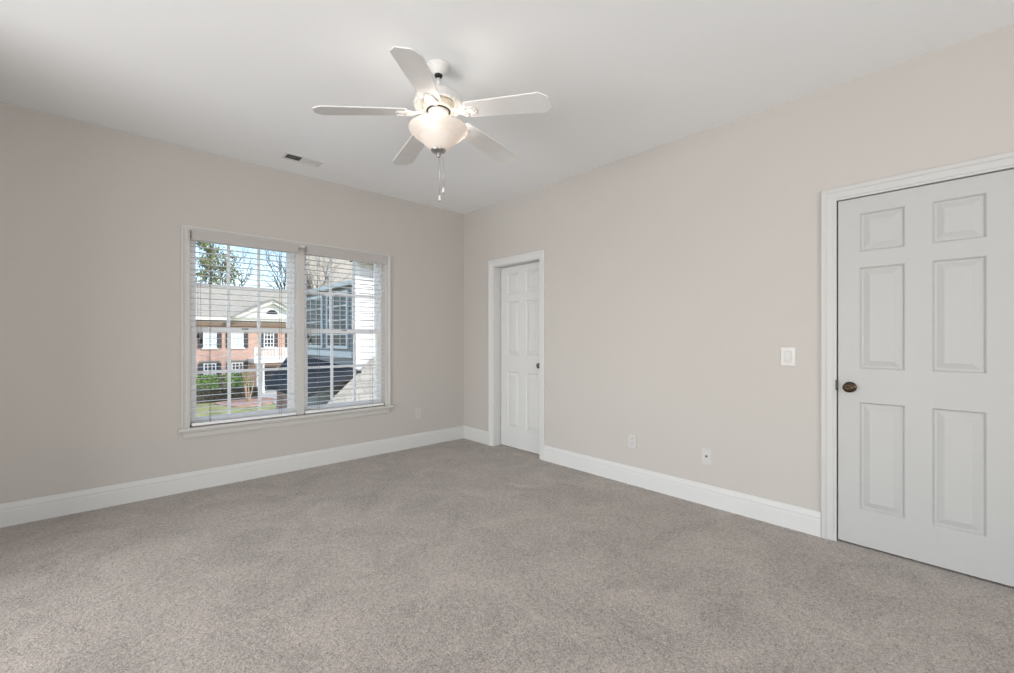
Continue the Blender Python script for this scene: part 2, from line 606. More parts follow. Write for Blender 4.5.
# ------------------------------------------------------------------ windows (double-hung, three panes wide)
def window_unit(name, x0, x1, label):
    fr = MB()
    ya, yb = YN + 0.085, YN + 0.155
    fr.box(x0, x0 + 0.022, ya, yb, WZ0, WZ1).box(x1 - 0.022, x1, ya, yb, WZ0, WZ1)
    fr.box(x0 + 0.022, x1 - 0.022, ya, yb, WZ1 - 0.022, WZ1).box(x0 + 0.022, x1 - 0.022, ya, yb, WZ0, WZ0 + 0.02)
    root = fr.build(name, 'sash')
    struct(root, label, 'window')
    a, b = x0 + 0.022, x1 - 0.022
    zm = 1.287

    def sash(nm, z0, z1, y0, y1, zmid):
        s = MB()
        sw = 0.034
        s.box(a, a + sw, y0, y1, z0, z1, 0.003).box(b - sw, b, y0, y1, z0, z1, 0.003)
        s.box(a + sw, b - sw, y0, y1, z0, z0 + 0.040, 0.003).box(a + sw, b - sw, y0, y1, z1 - 0.036, z1, 0.003)
        w = (b - a - 2 * sw)
        for k in (1, 2):
            xm = a + sw + w * k / 3
            s.box(xm - 0.0115, xm + 0.0115, y0 + 0.006, y1 - 0.006, z0 + 0.04, z1 - 0.036)
        s.box(a + sw, b - sw, y0 + 0.0061, y1 - 0.0061, zmid - 0.0115, zmid + 0.0115)
        o = s.build(nm, 'sash', root)
        g = MB()
        ym = (y0 + y1) / 2
        g.box(a + sw, b - sw, ym - 0.002, ym + 0.002, z0 + 0.04, z1 - 0.036)
        g.build('pane', 'glass', o)
        return o

    sash('upper_sash', zm - 0.018, WZ1 - 0.022, YN + 0.120, YN + 0.150, 1.665)
    lo = sash('lower_sash', WZ0 + 0.02, zm + 0.018, YN + 0.088, YN + 0.118, 0.935)
    k = MB()
    xm = (a + b) / 2
    k.box(xm - 0.025, xm + 0.025, YN + 0.080, YN + 0.094, zm + 0.006, zm + 0.017, 0.003)
    k.build('sash_lock', 'hinge', lo)


window_unit('window_1', WX0, 1.302, 'left half of the double window, facing the brick house')
window_unit('window_2', 1.366, WX1, 'right half of the double window, facing the white sided house')


# ------------------------------------------------------------------ blinds
def blind(x0, x1, label, tas_x):
    root = thing('window_blind', label, 'window blind', ((x0 + x1) / 2, YN + 0.03, 2.08), 'white slatted blinds in the double window')
    yc = YN + 0.032
    v = MB()
    v.box(x0 - 0.006, x1 + 0.006, YN - 0.030, YN - 0.018, 2.003, 2.083, 0.003)
    v.box(x0 - 0.006, x0 + 0.006, YN - 0.0185, YN + 0.01, 2.003, 2.083)
    v.box(x1 - 0.006, x1 + 0.006, YN - 0.0185, YN + 0.01, 2.003, 2.083)
    v.build('valance', 'valance', root)
    MB().box(x0, x1, YN + 0.008, YN + 0.060, 2.03, 2.075, 0.003).build('headrail', 'slat', root)
    s = MB()
    ns = 32
    z_lo, z_hi = 0.562, 2.008
    for i in range(ns):
        z = z_lo + (z_hi - z_lo) * i / (ns - 1)
        # crowned slat, room edge a little higher
        pts = [(-0.0245, 0.0008), (-0.012, 0.0016), (0.0, 0.0016), (0.012, 0.0009), (0.0245, -0.0006)]
        top = [(yc + dy, z + dz + 0.0007) for dy, dz in pts]
        bot = [(yc + dy, z + dz - 0.0007) for dy, dz in pts][::-1]
        s.prism(top + bot, x1 - x0, lambda a_, b_, d: (x0 + d, a_, b_))
    s.build('slats', 'slat', root)
    MB().box(x0, x1, yc - 0.026, yc + 0.026, 0.508, 0.533, 0.005).build('bottom_rail', 'slat', root)
    for xc in (x0 + 0.13, x1 - 0.13):
        c = MB()
        for dy in (-0.0262, 0.0268):
            c.tube([(xc, yc + dy, 0.53), (xc, yc + dy, 2.03)], 0.0015, 5)
        c.build('ladder_cord', 'cord', root)
    lc = MB()
    for d, zb in ((0.0, 1.255), (0.022, 1.215)):
        lc.tube([(tas_x + d * 0.4, YN + 0.003, 2.02), (tas_x + d * 0.8, YN + 0.001, 1.6), (tas_x + d, YN - 0.001, zb)], 0.0012, 5)
    lco = lc.build('lift_cord', 'cord', root)
    for d, zb in ((0.0, 1.255), (0.022, 1.215)):
        MB().lathe([(0.002, 0.004), (0.005, 0.0), (0.009, -0.03), (0.009, -0.036), (0.0, -0.037)], (tas_x + d, YN - 0.001, zb), 12).build('tassel', 'tassel', lco)
    # valance clip at the upper left end
    cl = MB()
    cl.tube([(x0 - 0.010, YN - 0.028, 2.077), (x0 - 0.008, YN - 0.036, 2.060), (x0 - 0.006, YN - 0.033, 2.035), (x0 - 0.008, YN - 0.036, 2.018)], [0.003, 0.005, 0.004, 0.006], 8)
    cl.build('valance_clip', 'clip', root)


blind(0.503, 1.296, 'white horizontal blind in the window half that shows the brick house', 0.545)
blind(1.374, 2.168, 'white horizontal blind in the window half that shows the white siding', 1.395)


# ------------------------------------------------------------------ six-panel doors
def door_slab(place, y0, y1, z0, z1, thick, cols, rows):
    """cols/rows: panel extents; place(u, v, n), n > 0 out into the room"""
    mb = MB(place)
    us = sorted({y0, y1} | {c for p in cols for c in p})
    vs = sorted({z0, z1} | {c for p in rows for c in p})
    for i in range(len(us) - 1):
        for j in range(len(vs) - 1):
            a, b, c, d = us[i], us[i + 1], vs[j], vs[j + 1]
            if (a, b) in cols and (c, d) in rows:
                rings = [(0.0, 0.0), (0.004, -0.003), (0.010, -0.0125), (0.019, -0.0125), (0.022, -0.011), (0.046, -0.0015), (0.048, -0.0010)]
                prev = None
                for (w, n) in rings:
                    cur = [(a + w, c + w, n), (b - w, c + w, n), (b - w, d - w, n), (a + w, d - w, n)]
                    if prev:
                        for k in range(4):
                            mb.quad(prev[k], prev[(k + 1) % 4], cur[(k + 1) % 4], cur[k])
                    prev = cur
                mb.quad(*prev)
            else:
                mb.quad((a, c, 0), (b, c, 0), (b, d, 0), (a, d, 0))
    t = -thick
    mb.quad((y0, z0, t), (y1, z0, t), (y1, z1, t), (y0, z1, t))
    for (p, q) in (((y0, z0), (y1, z0)), ((y1, z0), (y1, z1)), ((y1, z1), (y0, z1)), ((y0, z1), (y0, z0))):
        mb.quad((p[0], p[1], 0), (q[0], q[1], 0), (q[0], q[1], t), (p[0], p[1], t))
    return mb


def knob(parent, face_x, y, z, m):
    c = (face_x, y, z)
    k = MB()
    k.lathe([(0.0, 0.0), (0.031, 0.0), (0.032, 0.003), (0.028, 0.007), (0.016, 0.010), (0.014, 0.012)], c, 28, '-x')
    ro = k.build('rosette', m, parent)
    k = MB()
    k.lathe([(0.0105, 0.008), (0.0105, 0.028), (0.0135, 0.031), (0.022, 0.035), (0.027, 0.042), (0.0285, 0.050), (0.0265, 0.057), (0.020, 0.062), (0.012, 0.0645), (0.011, 0.0645), (0.009, 0.063), (0.0, 0.0625)], c, 28, '-x')
    return k.build('knob', m, parent)


# closet door at the right of the picture: face nearly flush with the wall
rows = [(0.220, 0.845), (1.037, 1.629), (1.719, 1.944)]
nf = XE + 0.004
pl = lambda u, v, n: (nf - n, u, v)
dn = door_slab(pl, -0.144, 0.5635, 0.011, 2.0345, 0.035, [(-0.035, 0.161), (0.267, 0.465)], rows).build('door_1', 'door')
struct(dn, 'large white six panel door with a dark brass knob', 'door')
knob(dn, nf, 0.507, 0.928, 'bronze')
lt = MB().box(XE - 0.0105, nf + 0.02, 0.5642, 0.5745, 0.905, 0.968)
lt.build('latch', 'dark', dn)
js = MB()
js.box(nf + 0.037, nf + 0.050, ND[0], ND[0] + 0.012, 0, ND[2]).box(nf + 0.037, nf + 0.050, ND[1] - 0.012, ND[1], 0, ND[2]).box(nf + 0.037, nf + 0.050, ND[0], ND[1], ND[2] - 0.012, ND[2])
struct(js.build('trim_7', 'trim'), 'white door stop behind the large closed door', 'door stop')

# recessed narrow door by the corner
rf = XE + 0.098
pl2 = lambda u, v, n: (rf - n, u, v)
a0, a1 = 3.006, 3.692
wst = 0.105
wp = (a1 - a0 - 3 * wst) / 2
cols = [(a0 + wst, a0 + wst + wp), (a1 - wst - wp, a1 - wst)]
df = door_slab(pl2, a0, a1, 0.008, 2.018, 0.035, cols, rows).build('door_2', 'baseboard')  # paler than door_1: the brighter light here is put into the colour
struct(df, 'narrow white six panel door recessed beside the corner', 'door')
knob(df, rf, 3.062, 0.935, 'darknickel')
for z in (0.28, 1.05, 1.83):
    hg = MB()
    hg.tube([(rf - 0.004, a1 + 0.004, z - 0.045), (rf - 0.004, a1 + 0.004, z + 0.045)], 0.0045, 10)
    hg.build('hinge', 'trim', df)
jb = MB()
jt = 0.012
jb.box(XE, XE + T - 0.001, FD[1] - jt, FD[1] - 0.0005, 0, FD[2] - 0.0005).box(XE, XE + T - 0.001, FD[0] + 0.0005, FD[0] + jt - 0.003, 0, FD[2] - 0.0005)
jb.box(XE, XE + T - 0.001, FD[0] + jt, FD[1] - jt, FD[2] - jt, FD[2] - 0.0005)
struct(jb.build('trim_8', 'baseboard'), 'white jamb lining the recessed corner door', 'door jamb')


# ------------------------------------------------------------------ electrical plates
def plate_e(name, label, cat, y, z, w, h):
    root = thing(name, label, cat, (XE, y, z))
    MB().box(XE - 0.006, XE, y - w / 2, y + w / 2, z - h / 2, z + h / 2, 0.0025).build('face_plate', 'plate', root)
    return root


sw = plate_e('light_switch', 'white rocker light switch beside the large door', 'light switch', 0.822, 1.099, 0.084, 0.120)
MB().box(XE - 0.0066, XE - 0.005, 0.822 - 0.019, 0.822 + 0.019, 1.099 - 0.036, 1.099 + 0.036).build('switch_frame', 'greyslot', sw)
ro = MB(lambda a, b, c: (XE - a, b, c))
ro.prism([(0.006, -0.033), (0.0075, -0.033), (0.0115, 0.033), (0.006, 0.033)], 0.033, lambda a, b, d: (a, 0.822 - 0.0165 + d, 1.099 + b))
ro.build('rocker', 'plate', sw)
for dz in (-0.048, 0.048):
    MB().lathe([(0.0, 0.0058), (0.003, 0.0058), (0.003, 0.0068), (0.0, 0.0068)], (XE, 0.822, 1.099 + dz), 10, '-x').build('screw', 'greyslot', sw)


def duplex(root, P, w_cover=0.034):
    for dz in (-0.020, 0.020):
        f = MB(P)
        poly = []
        for k in range(20):
            a = 2 * PI * k / 20
            poly.append((max(-0.0165, min(0.0165, 0.0185 * math.cos(a))), dz + 0.0145 * math.sin(a)))
        f.prism(poly, 0.0025, lambda a, b, d: (a, b, 0.0058 + d))
        so = f.build('socket', 'plate', root)
        s = MB(P)
        s.box(-0.0075, -0.0052, dz - 0.002, dz + 0.006, 0.0080, 0.0088).box(0.0052, 0.0075, dz - 0.002, dz + 0.006, 0.0080, 0.0088)
        s.box(-0.002, 0.002, dz - 0.009, dz - 0.005, 0.0080, 0.0088)
        s.build('slots', 'slot', so)
    MB(P).box(-0.0025, 0.0025, -0.0025, 0.0025, 0.0058, 0.0066).build('screw', 'greyslot', root)


o1 = plate_e('wall_outlet', 'white duplex outlet low on the wall between the two doors', 'wall outlet', 1.947, 0.362, 0.076, 0.118)
duplex(o1, lambda u, v, n: (XE - n, 1.947 + u, 0.362 + v))
o2 = plate_e('cable_jack', 'white wall plate with one dark round jack, near the large door', 'wall jack', 1.338, 0.356, 0.074, 0.116)
MB().lathe([(0.0, 0.005), (0.011, 0.005), (0.011, 0.0075), (0.0075, 0.0078), (0.0, 0.0078)], (XE, 1.338, 0.356), 18, '-x').build('jack_collar', 'greyslot', o2)
MB().lathe([(0.0, 0.0075), (0.0065, 0.0075), (0.0060, 0.013), (0.003, 0.0135), (0.0, 0.0135)], (XE, 1.338, 0.356), 14, '-x').build('jack', 'slot', o2)
o3 = thing('wall_outlet', 'white duplex outlet low on the window wall near the corner', 'wall outlet', (2.579, YN, 0.378))
MB().box(2.579 - 0.037, 2.579 + 0.037, YN - 0.006, YN, 0.378 - 0.058, 0.378 + 0.058, 0.0025).build('face_plate', 'plate', o3)
duplex(o3, lambda u, v, n: (2.579 + u, YN - n, 0.378 + v))

# ------------------------------------------------------------------ ceiling register
vt = thing('ceiling_vent', 'small white air register set in the ceiling above the window', 'air vent', (1.228, 3.895, H))
fr = MB()
vx0, vx1, vy0, vy1 = 1.078, 1.380, 3.825, 3.968
zf = H - 0.006
fr.box(vx0, vx1, vy0, vy0 + 0.018, zf, H - 0.0003, 0.002).box(vx0, vx1, vy1 - 0.018, vy1, zf, H - 0.0003, 0.002)
fr.box(vx0, vx0 + 0.020, vy0 + 0.018, vy1 - 0.018, zf, H - 0.0003).box(vx1 - 0.020, vx1, vy0 + 0.018, vy1 - 0.018, zf, H - 0.0003)
fr.box(1.216, 1.226, vy0 + 0.018, vy1 - 0.018, zf, H - 0.0003)
fr.build('frame', 'vent', vt)
MB().box(vx0 + 0.02, 1.216, vy0 + 0.018, vy1 - 0.018, H - 0.0012, H - 0.0004).build('duct_opening', 'ventdark', vt)
MB().box(1.226, vx1 - 0.02, vy0 + 0.018, vy1 - 0.018, H - 0.0012, H - 0.0004).build('damper', 'ventgrey', vt)
for (xa, xb, tilt) in ((vx0 + 0.021, 1.2155, 1), (1.2265, vx1 - 0.021, -1)):
    lv = MB()
    for k in range(3):
        y = vy0 + 0.036 + k * 0.036
        lv.prism([(-0.007, -0.0055), (-0.0062, -0.0062), (0.007, -0.0018), (0.0062, -0.0014)], xb - xa, lambda a, b, d: (xa + d, y + a * tilt, H + b))
    lv.build('louver', 'vent', vt)

# ------------------------------------------------------------------ ceiling fan
FX, FY = 1.3675, 2.0450
fan = thing('ceiling_fan', 'white five blade ceiling fan with a lit frosted bowl lamp', 'ceiling fan', (FX, FY, H))
FC = (FX, FY, 0)
MB().lathe([(0.0615, H - 0.0005), (0.0635, H - 0.004), (0.0615, H - 0.010), (0.056, H - 0.012), (0.056, H - 0.012), (0.049, H - 0.022), (0.047, H - 0.024), (0.038, H - 0.036), (0.036, H - 0.038), (0.027, H - 0.050), (0.024, H - 0.051)], FC, 40).build('canopy', 'fan', fan)
MB().lathe([(0.010, H - 0.046), (0.022, H - 0.049), (0.0225, H - 0.055), (0.020, H - 0.062), (0.013, H - 0.066), (0.012, H - 0.066)], FC, 24).build('hanger_ball', 'dark', fan)
MB().lathe([(0.0115, H - 0.070), (0.0115, 2.590)], FC, 20).build('downrod', 'fan', fan)
DZ = 0.026
FC = (FX, FY, DZ)
mh = MB()
mh.lathe([(0.020, 2.590), (0.024, 2.586), (0.026, 2.575), (0.050, 2.570), (0.085, 2.562), (0.110, 2.548), (0.126, 2.530), (0.132, 2.510), (0.1335, 2.500), (0.1335, 2.500), (0.138, 2.496), (0.138, 2.488), (0.133, 2.484), (0.126, 2.484), (0.124, 2.488), (0.118, 2.500), (0.085, 2.506)], FC, 48)
mho = mh.build('motor_housing', 'fan', fan)
ring = MB()
for k in range(30):
    a = 2 * PI * k / 30
    ring.tube([(FX + 0.131 * math.cos(a), FY + 0.131 * math.sin(a), 2.4835 + DZ), (FX + 0.131 * math.cos(a + 0.1), FY + 0.131 * math.sin(a + 0.1), 2.4835 + DZ)], 0.0035, 6)
ring.build('beaded_rim', 'fan', mho)
MB().lathe([(0.088, 2.510), (0.090, 2.470), (0.084, 2.464), (0.060, 2.460), (0.050, 2.458)], FC, 36).build('flywheel', 'cream', fan)
MB().lathe([(0.068, 2.4620), (0.068, 2.4600), (0.057, 2.4585), (0.057, 2.4605)], FC, 36).build('shadow_gap', 'dark', fan)  # dark ring painted in for the shadow gap under the motor
MB().lathe([(0.052, 2.462), (0.056, 2.456), (0.056, 2.428), (0.050, 2.420), (0.034, 2.416), (0.034, 2.392), (0.050, 2.388), (0.060, 2.382), (0.060, 2.376), (0.020, 2.374)], FC, 32).build('switch_housing', 'fan', fan)

# blade directions in the room: camera right and camera forward
th = R(42.742)
rgt = Vector((math.cos(th), -math.sin(th), 0))
fwd = Vector((math.sin(th), math.cos(th), 0))
DROOP = (2.382 - 2.438) / (0.627 - 0.12)
for k in range(5):
    ang = R(-93.86 + 72 * k)
    er = rgt * math.cos(ang) + fwd * math.sin(ang)
    et = Vector((-er.y, er.x, 0))
    pitch = math.tan(R(10.5))

    def at(r, t, n=0.0, er=er, et=et):
        z = 2.464 + (r - 0.12) * DROOP - t * pitch + n
        p = Vector((FX, FY, 0)) + er * r + et * t
        return (p.x, p.y, z)

    # blade outline: narrower root with rounded corners, clipped square tip
    out = [(0.172, -0.045), (0.180, -0.053), (0.200, -0.0565), (0.606, -0.0715), (0.644, -0.040), (0.648, -0.034), (0.648, 0.034), (0.644, 0.040), (0.606, 0.0715), (0.200, 0.0565), (0.180, 0.053), (0.172, 0.045)]
    bl = MB()
    bl.prism(out, 0.007, lambda a, b, d: at(a, b, d))
    bl.build('blade', 'blade', fan)
    # iron: scrolled bracket under the blade root
    ir = MB()
    half = [(0.078, 0.013), (0.105, 0.010), (0.125, 0.012), (0.140, 0.024), (0.152, 0.036), (0.168, 0.041), (0.186, 0.036), (0.196, 0.026), (0.206, 0.030), (0.222, 0.026), (0.232, 0.012), (0.236, 0.0)]
    poly = half + [(a, -b) for a, b in half[::-1][1:]]
    lift = lambda a: 0.016 * max(0.0, min(1.0, (0.135 - a) / 0.05))
    ir.prism(poly, 0.005, lambda a, b, d: at(a, b, d - 0.0056 + lift(a)))
    for sgn in (-1, 1):
        sp_ = []
        for q in range(15):
            a = q / 14 * 2 * PI * 1.15
            rr = 0.017 - 0.010 * q / 14
            sp_.append(at(0.166 + rr * math.cos(a + 2.2), sgn * (0.021 + rr * math.sin(a + 2.2)), -0.0075))
        ir.tube(sp_, 0.0035, 6)
        ir.tube([at(0.080, sgn * 0.009, 0.010), at(0.115, sgn * 0.007, -0.002), at(0.145, sgn * 0.020, -0.0075), at(0.165, sgn * 0.037, -0.0075), at(0.195, sgn * 0.026, -0.0075), at(0.225, sgn * 0.019, -0.0075)], 0.0035, 6)
    iro = ir.build('blade_iron', 'fan', fan)
    for (a, b) in ((0.186, 0.022), (0.186, -0.022), (0.222, 0.0)):
        MB().lathe([(0.0, -0.003), (0.004, -0.002), (0.005, 0.0)], at(a, b, -0.0056), 10).build('screw', 'nickel', iro)

# light kit: three bulbs in an open frosted bowl
for k in range(3):
    a = R(100 + 120 * k)
    dx, dy = math.cos(a), math.sin(a)
    so = MB()
    so.tube([(FX + 0.030 * dx, FY + 0.030 * dy, 2.402 + DZ), (FX + 0.060 * dx, FY + 0.060 * dy, 2.398 + DZ), (FX + 0.078 * dx, FY + 0.078 * dy, 2.386 + DZ)], [0.008, 0.010, 0.013], 12)
    soo = so.build('lamp_socket', 'gold', fan)
    bu = MB()
    bx, by, bz = FX + 0.092 * dx, FY + 0.092 * dy, 2.366 + DZ
    bu.tube([(FX + 0.078 * dx, FY + 0.078 * dy, 2.386 + DZ), (FX + 0.086 * dx, FY + 0.086 * dy, 2.376 + DZ), (bx, by, bz), (FX + 0.098 * dx, FY + 0.098 * dy, 2.355 + DZ), (FX + 0.102 * dx, FY + 0.102 * dy, 2.347 + DZ)], [0.009, 0.015, 0.019, 0.016, 0.006], 14)
    buo = bu.build('bulb', 'bulb', soo)
    ld = bpy.data.lights.new('bulb_light', 'POINT')
    ld.energy = 0.6
    ld.color = (1.0, 0.92, 0.84)
    ld.shadow_soft_size = 0.022
    lo_ = bpy.data.objects.new('bulb_light', ld)
    COL.objects.link(lo_)
    lo_.location = (FX + 0.125 * dx, FY + 0.125 * dy, 2.362 + DZ)
bowl = MB()
outer = [(0.036, 2.2385), (0.052, 2.246), (0.068, 2.260), (0.088, 2.282), (0.110, 2.304), (0.117, 2.310), (0.124, 2.312), (0.132, 2.319), (0.136, 2.325), (0.143, 2.327), (0.150, 2.333), (0.155, 2.340), (0.162, 2.344), (0.1675, 2.352), (0.169, 2.360), (0.166, 2.366)]
inner = [(max(0.02, r - 0.004), z + 0.002) for r, z in outer][::-1]
outer = [(r * 0.965, z) for r, z in outer]
inner = [(r * 0.965, z) for r, z in inner]
bowl.lathe(outer + inner, FC, 56, close=False)
bowl.build('lamp_shade', 'shade', fan)
fin = MB()
fin.lathe([(0.018, 2.246), (0.041, 2.2465), (0.043, 2.241), (0.038, 2.234), (0.026, 2.229), (0.014, 2.226), (0.010, 2.219), (0.013, 2.214), (0.009, 2.205), (0.003, 2.199), (0.0, 2.198)], FC, 28)
fin.build('finial', 'nickel', fan)
for (dr, df_, z0, z1) in ((0.006, 0.004, 2.226, 2.014), (0.030, -0.02, 2.241, 2.050)):
    px = FX + rgt.x * dr + fwd.x * df_
    py = FY + rgt.y * dr + fwd.y * df_
    ch = MB()
    sx = FX + rgt.x * dr * 0.3 + fwd.x * df_ * 0.3
    sy = FY + rgt.y * dr * 0.3 + fwd.y * df_ * 0.3
    ch.tube([(sx, sy, z0), (px, py, z0 - 0.03), (px, py, z1)], 0.0014, 6)
    co = ch.build('pull_chain', 'nickel', fan)
    MB().lathe([(0.002, 0.004), (0.005, 0.0), (0.007, -0.018), (0.0075, -0.024), (0.0, -0.025)], (px, py, z1), 14).build('chain_fob', 'fan', co)
    MB().lathe([(0.0, 0.0), (0.005, -0.002), (0.005, -0.009), (0.0, -0.011)], (px, py, z1 - 0.0245), 12).build('fob_tip', 'hinge', co)

# ------------------------------------------------------------------ outside: ground
g = MB().box(-30, 70, 4.6, 110, GZ - 0.3, GZ).build('ground', 'lawn')
struct(g, 'yellow green winter lawn outside the window', 'lawn')
bed = MB()
poly = []
for k in range(28):
    a = 2 * PI * k / 28
    poly.append((7.9 + (1.9 + 0.25 * math.sin(3 * a)) * math.cos(a), 37.4 + (2.6 + 0.4 * math.sin(2 * a + 1)) * math.sin(a)))
bed.prism(poly, 0.06, lambda a, b, d: (a, b, GZ + d))
struct(bed.build('mulch_bed', 'mulch'), 'pinkish mulch bed round the small tan trunked tree', 'mulch bed')
dw = MB().box(9.2, 12.6, 16, 43.2, GZ, GZ + 0.03).build('driveway', 'concrete')
struct(dw, 'pale concrete driveway to the brick house portico', 'driveway')


# ------------------------------------------------------------------ outside: brick house
YB = 44.0
bh = thing('brick_house', 'pink brick house with white gabled portico across the lawn', 'house', (11, YB, GZ))
MB().box(-3, 25, YB, YB + 11, GZ - 1.35, 3.05).build('brick_wall', 'brick', bh)
rfm = MB()
rfm.prism([(YB - 0.6, 2.95), (YB + 5.2, 6.35), (YB + 11.6, 2.95), (YB + 11.6, 2.82), (YB - 0.6, 2.82)], 29.2, lambda a, b, d: (-3.6 + d, a, b))
rfm.build('roof', 'roof', bh)
ev = MB().box(-3.5, 25.5, YB - 0.55, YB - 0.02, 2.32, 2.82)
ev.build('brown_eave_board', 'brown', bh)
gt = MB().box(-3.6, 25.6, YB - 0.72, YB - 0.57, 2.80, 3.02)
gt.build('gutter', 'outtrim', bh)
# pediment: white tympanum, raking boards and its own little roof
th_ = MB()
th_.prism([(YB + 1.6, 4.0), (YB + 6.0, 10.6), (YB + 8.0, 6.0), (YB + 8.0, 4.0)], 9.0, lambda a, b, d: (15.7 + d, a, b))
th_.build('tall_roof', 'roof', bh)
pd = MB()
PXa, PXb, PXc, PZ0, PZ1 = 7.8, 14.2, 11.0, 3.02, 4.72
pd.prism([(PXa + 0.35, PZ0), (PXb - 0.35, PZ0), (PXc, PZ1 - 0.28)], 4.2, lambda a, b, d: (a, YB - 0.9 + d, b))
pdo = pd.build('pediment', 'outtrim', bh)
rk = MB()
for (xa, xb) in ((PXa, PXc), (PXb, PXc)):
    rk.prism([(xa, PZ0), (xb, PZ1), (xb, PZ1 - 0.30), (xa + (0.5 if xa < xb else -0.5), PZ0)], 0.35, lambda a, b, d: (a, YB - 1.25 + d, b))
rk.build('raking_board', 'outtrim', pdo)
pr = MB()
for (xa, xb) in ((PXa - 0.15, PXc), (PXb + 0.15, PXc)):
    pr.prism([(xa, PZ0 + 0.0), (xb, PZ1 + 0.08), (xb, PZ1 + 0.001), (xa + (0.14 if xa < xb else -0.14), PZ0)], 6.0, lambda a, b, d: (a, YB - 1.4 + d, b))
pr.build('pediment_roof', 'roof', pdo)
fan_w = MB()
fan_w.prism([(PXc + 0.45 * math.cos(PI * k / 12), 3.45 + 0.38 * math.sin(PI * k / 12)) for k in range(13)], 0.06, lambda a, b, d: (a, YB - 0.95 + d, b))
fan_w.build('half_round_window', 'pane', pdo)


def house_window(xc, z0, z1, w, sh, lintel=False, pane='pane', rows=2):
    f = MB()
    y0, y1 = YB - 0.07, YB + 0.02
    t = 0.09
    f.box(xc - w / 2, xc - w / 2 + t, y0, y1, z0, z1).box(xc + w / 2 - t, xc + w / 2, y0, y1, z0, z1)
    f.box(xc - w / 2 + t, xc + w / 2 - t, y0, y1, z0, z0 + t).box(xc - w / 2 + t, xc + w / 2 - t, y0, y1, z1 - t, z1)
    for k in (1, 2):
        x = xc - w / 2 + w * k / 3
        f.box(x - 0.03, x + 0.03, y0 + 0.01, y1, z0 + t, z1 - t)
    for k in range(1, rows * 2):
        z = z0 + (z1 - z0) * k / (rows * 2)
        f.box(xc - w / 2 + t, xc + w / 2 - t, y0 + 0.012, y1, z - 0.03, z + 0.03)
    fo = f.build('window', 'outtrim', bh)
    MB().box(xc - w / 2 + t * 0.5, xc + w / 2 - t * 0.5, YB - 0.035, YB + 0.012, z0 + t * 0.5, z1 - t * 0.5).build('pane', pane, fo)
    if sh:
        for s in (-1, 1):
            m = MB()
            xs = xc + s * (w / 2 + sh / 2 + 0.02)
            m.box(xs - sh / 2, xs + sh / 2, YB - 0.08, YB - 0.001, z0, z1)
            for k in range(9):
                z = z0 + 0.1 + (z1 - z0 - 0.2) * k / 8
                m.box(xs - sh / 2 + 0.05, xs + sh / 2 - 0.05, YB - 0.10, YB - 0.07, z - 0.03, z + 0.03)
            m.build('shutter', 'shutter', bh)
    if lintel:
        MB().box(xc - w / 2 - 0.25, xc + w / 2 + 0.25, YB - 0.10, YB + 0.01, z1 + 0.02, z1 + 0.22).build('lintel', 'stonelintel', bh)
    MB().box(xc - w / 2 - 0.1, xc + w / 2 + 0.1, YB - 0.14, YB + 0.01, z0 - 0.1, z0 - 0.001).build('window_sill', 'outtrim', bh)


for xc in (-1.2, 1.35, 3.9, 6.45, 8.45):
    house_window(xc, 0.45, 1.92, 0.95, 0.34, pane='curtain')
house_window(10.95, 0.42, 1.95, 0.85, 0.30, pane='pane')
house_window(13.2, 0.45, 1.92, 0.95, 0.34, pane='curtain')
for xc in (-1.2, 1.35, 3.9, 6.45, 8.45):
    house_window(xc, -2.05, -0.85, 0.90, 0.34, lintel=True)
house_window(13.9, -2.05, -0.85, 0.90, 0.34, lintel=True)
# portico: flat roof slab, balcony rail, columns, front door, step
MB().box(9.25, 12.7, YB - 2.3, YB - 0.01, -0.88, -0.52, 0.03).build('portico_roof', 'outtrim', bh)
bal = MB()
bal.box(9.3, 12.65, YB - 2.26, YB - 2.18, 0.34, 0.44).box(9.3, 12.65, YB - 2.25, YB - 2.19, -0.42, -0.35)
for k in range(28):
    x = 9.42 + k * 0.115
    bal.box(x - 0.022, x + 0.022, YB - 2.24, YB - 2.20, -0.36, 0.36)
for x in (9.35, 10.95, 12.6):
    bal.box(x - 0.08, x + 0.08, YB - 2.30, YB - 2.14, -0.52, 0.52)
bal.build('balcony_rail', 'outtrim', bh)
for x in (9.55, 9.98, 12.0, 12.45):
    c = MB()
    c.lathe([(0.17, GZ + 0.15), (0.17, GZ + 0.27), (0.13, GZ + 0.30), (0.13, GZ + 0.30), (0.115, -1.05), (0.16, -1.0), (0.16, -0.881)], (x, YB - 2.05, 0), 16)
    c.build('column', 'outtrim', bh)
MB().box(10.55, 11.55, YB - 0.06, YB + 0.01, GZ + 0.15, -1.35, 0.01).build('front_door', 'shutter', bh)
MB().box(9.2, 12.75, YB - 2.5, YB - 0.001, GZ, GZ + 0.15).build('door_step', 'concrete', bh)


# ------------------------------------------------------------------ outside: white sided house, close by on the right
def lap_siding(place, u0, u1, z0, z1, step=0.15):
    mb = MB(place)
    z = z0
    prof = []
    while z < z1 - 1e-6:
        zt = min(z + step, z1)
        prof += [(z, 0.022), (zt, 0.004)]
        z = zt
    prof += [(z1, -0.12), (z0, -0.12)]
    n = len(prof)
    vs = [(u0, h, p) for h, p in prof] + [(u1, h, p) for h, p in prof]
    fs = [(i, (i + 1) % n, n + (i + 1) % n, n + i) for i in range(n)]
    fs += [list(range(n)), list(range(n, 2 * n))[::-1]]
    return mb._add(vs, fs)


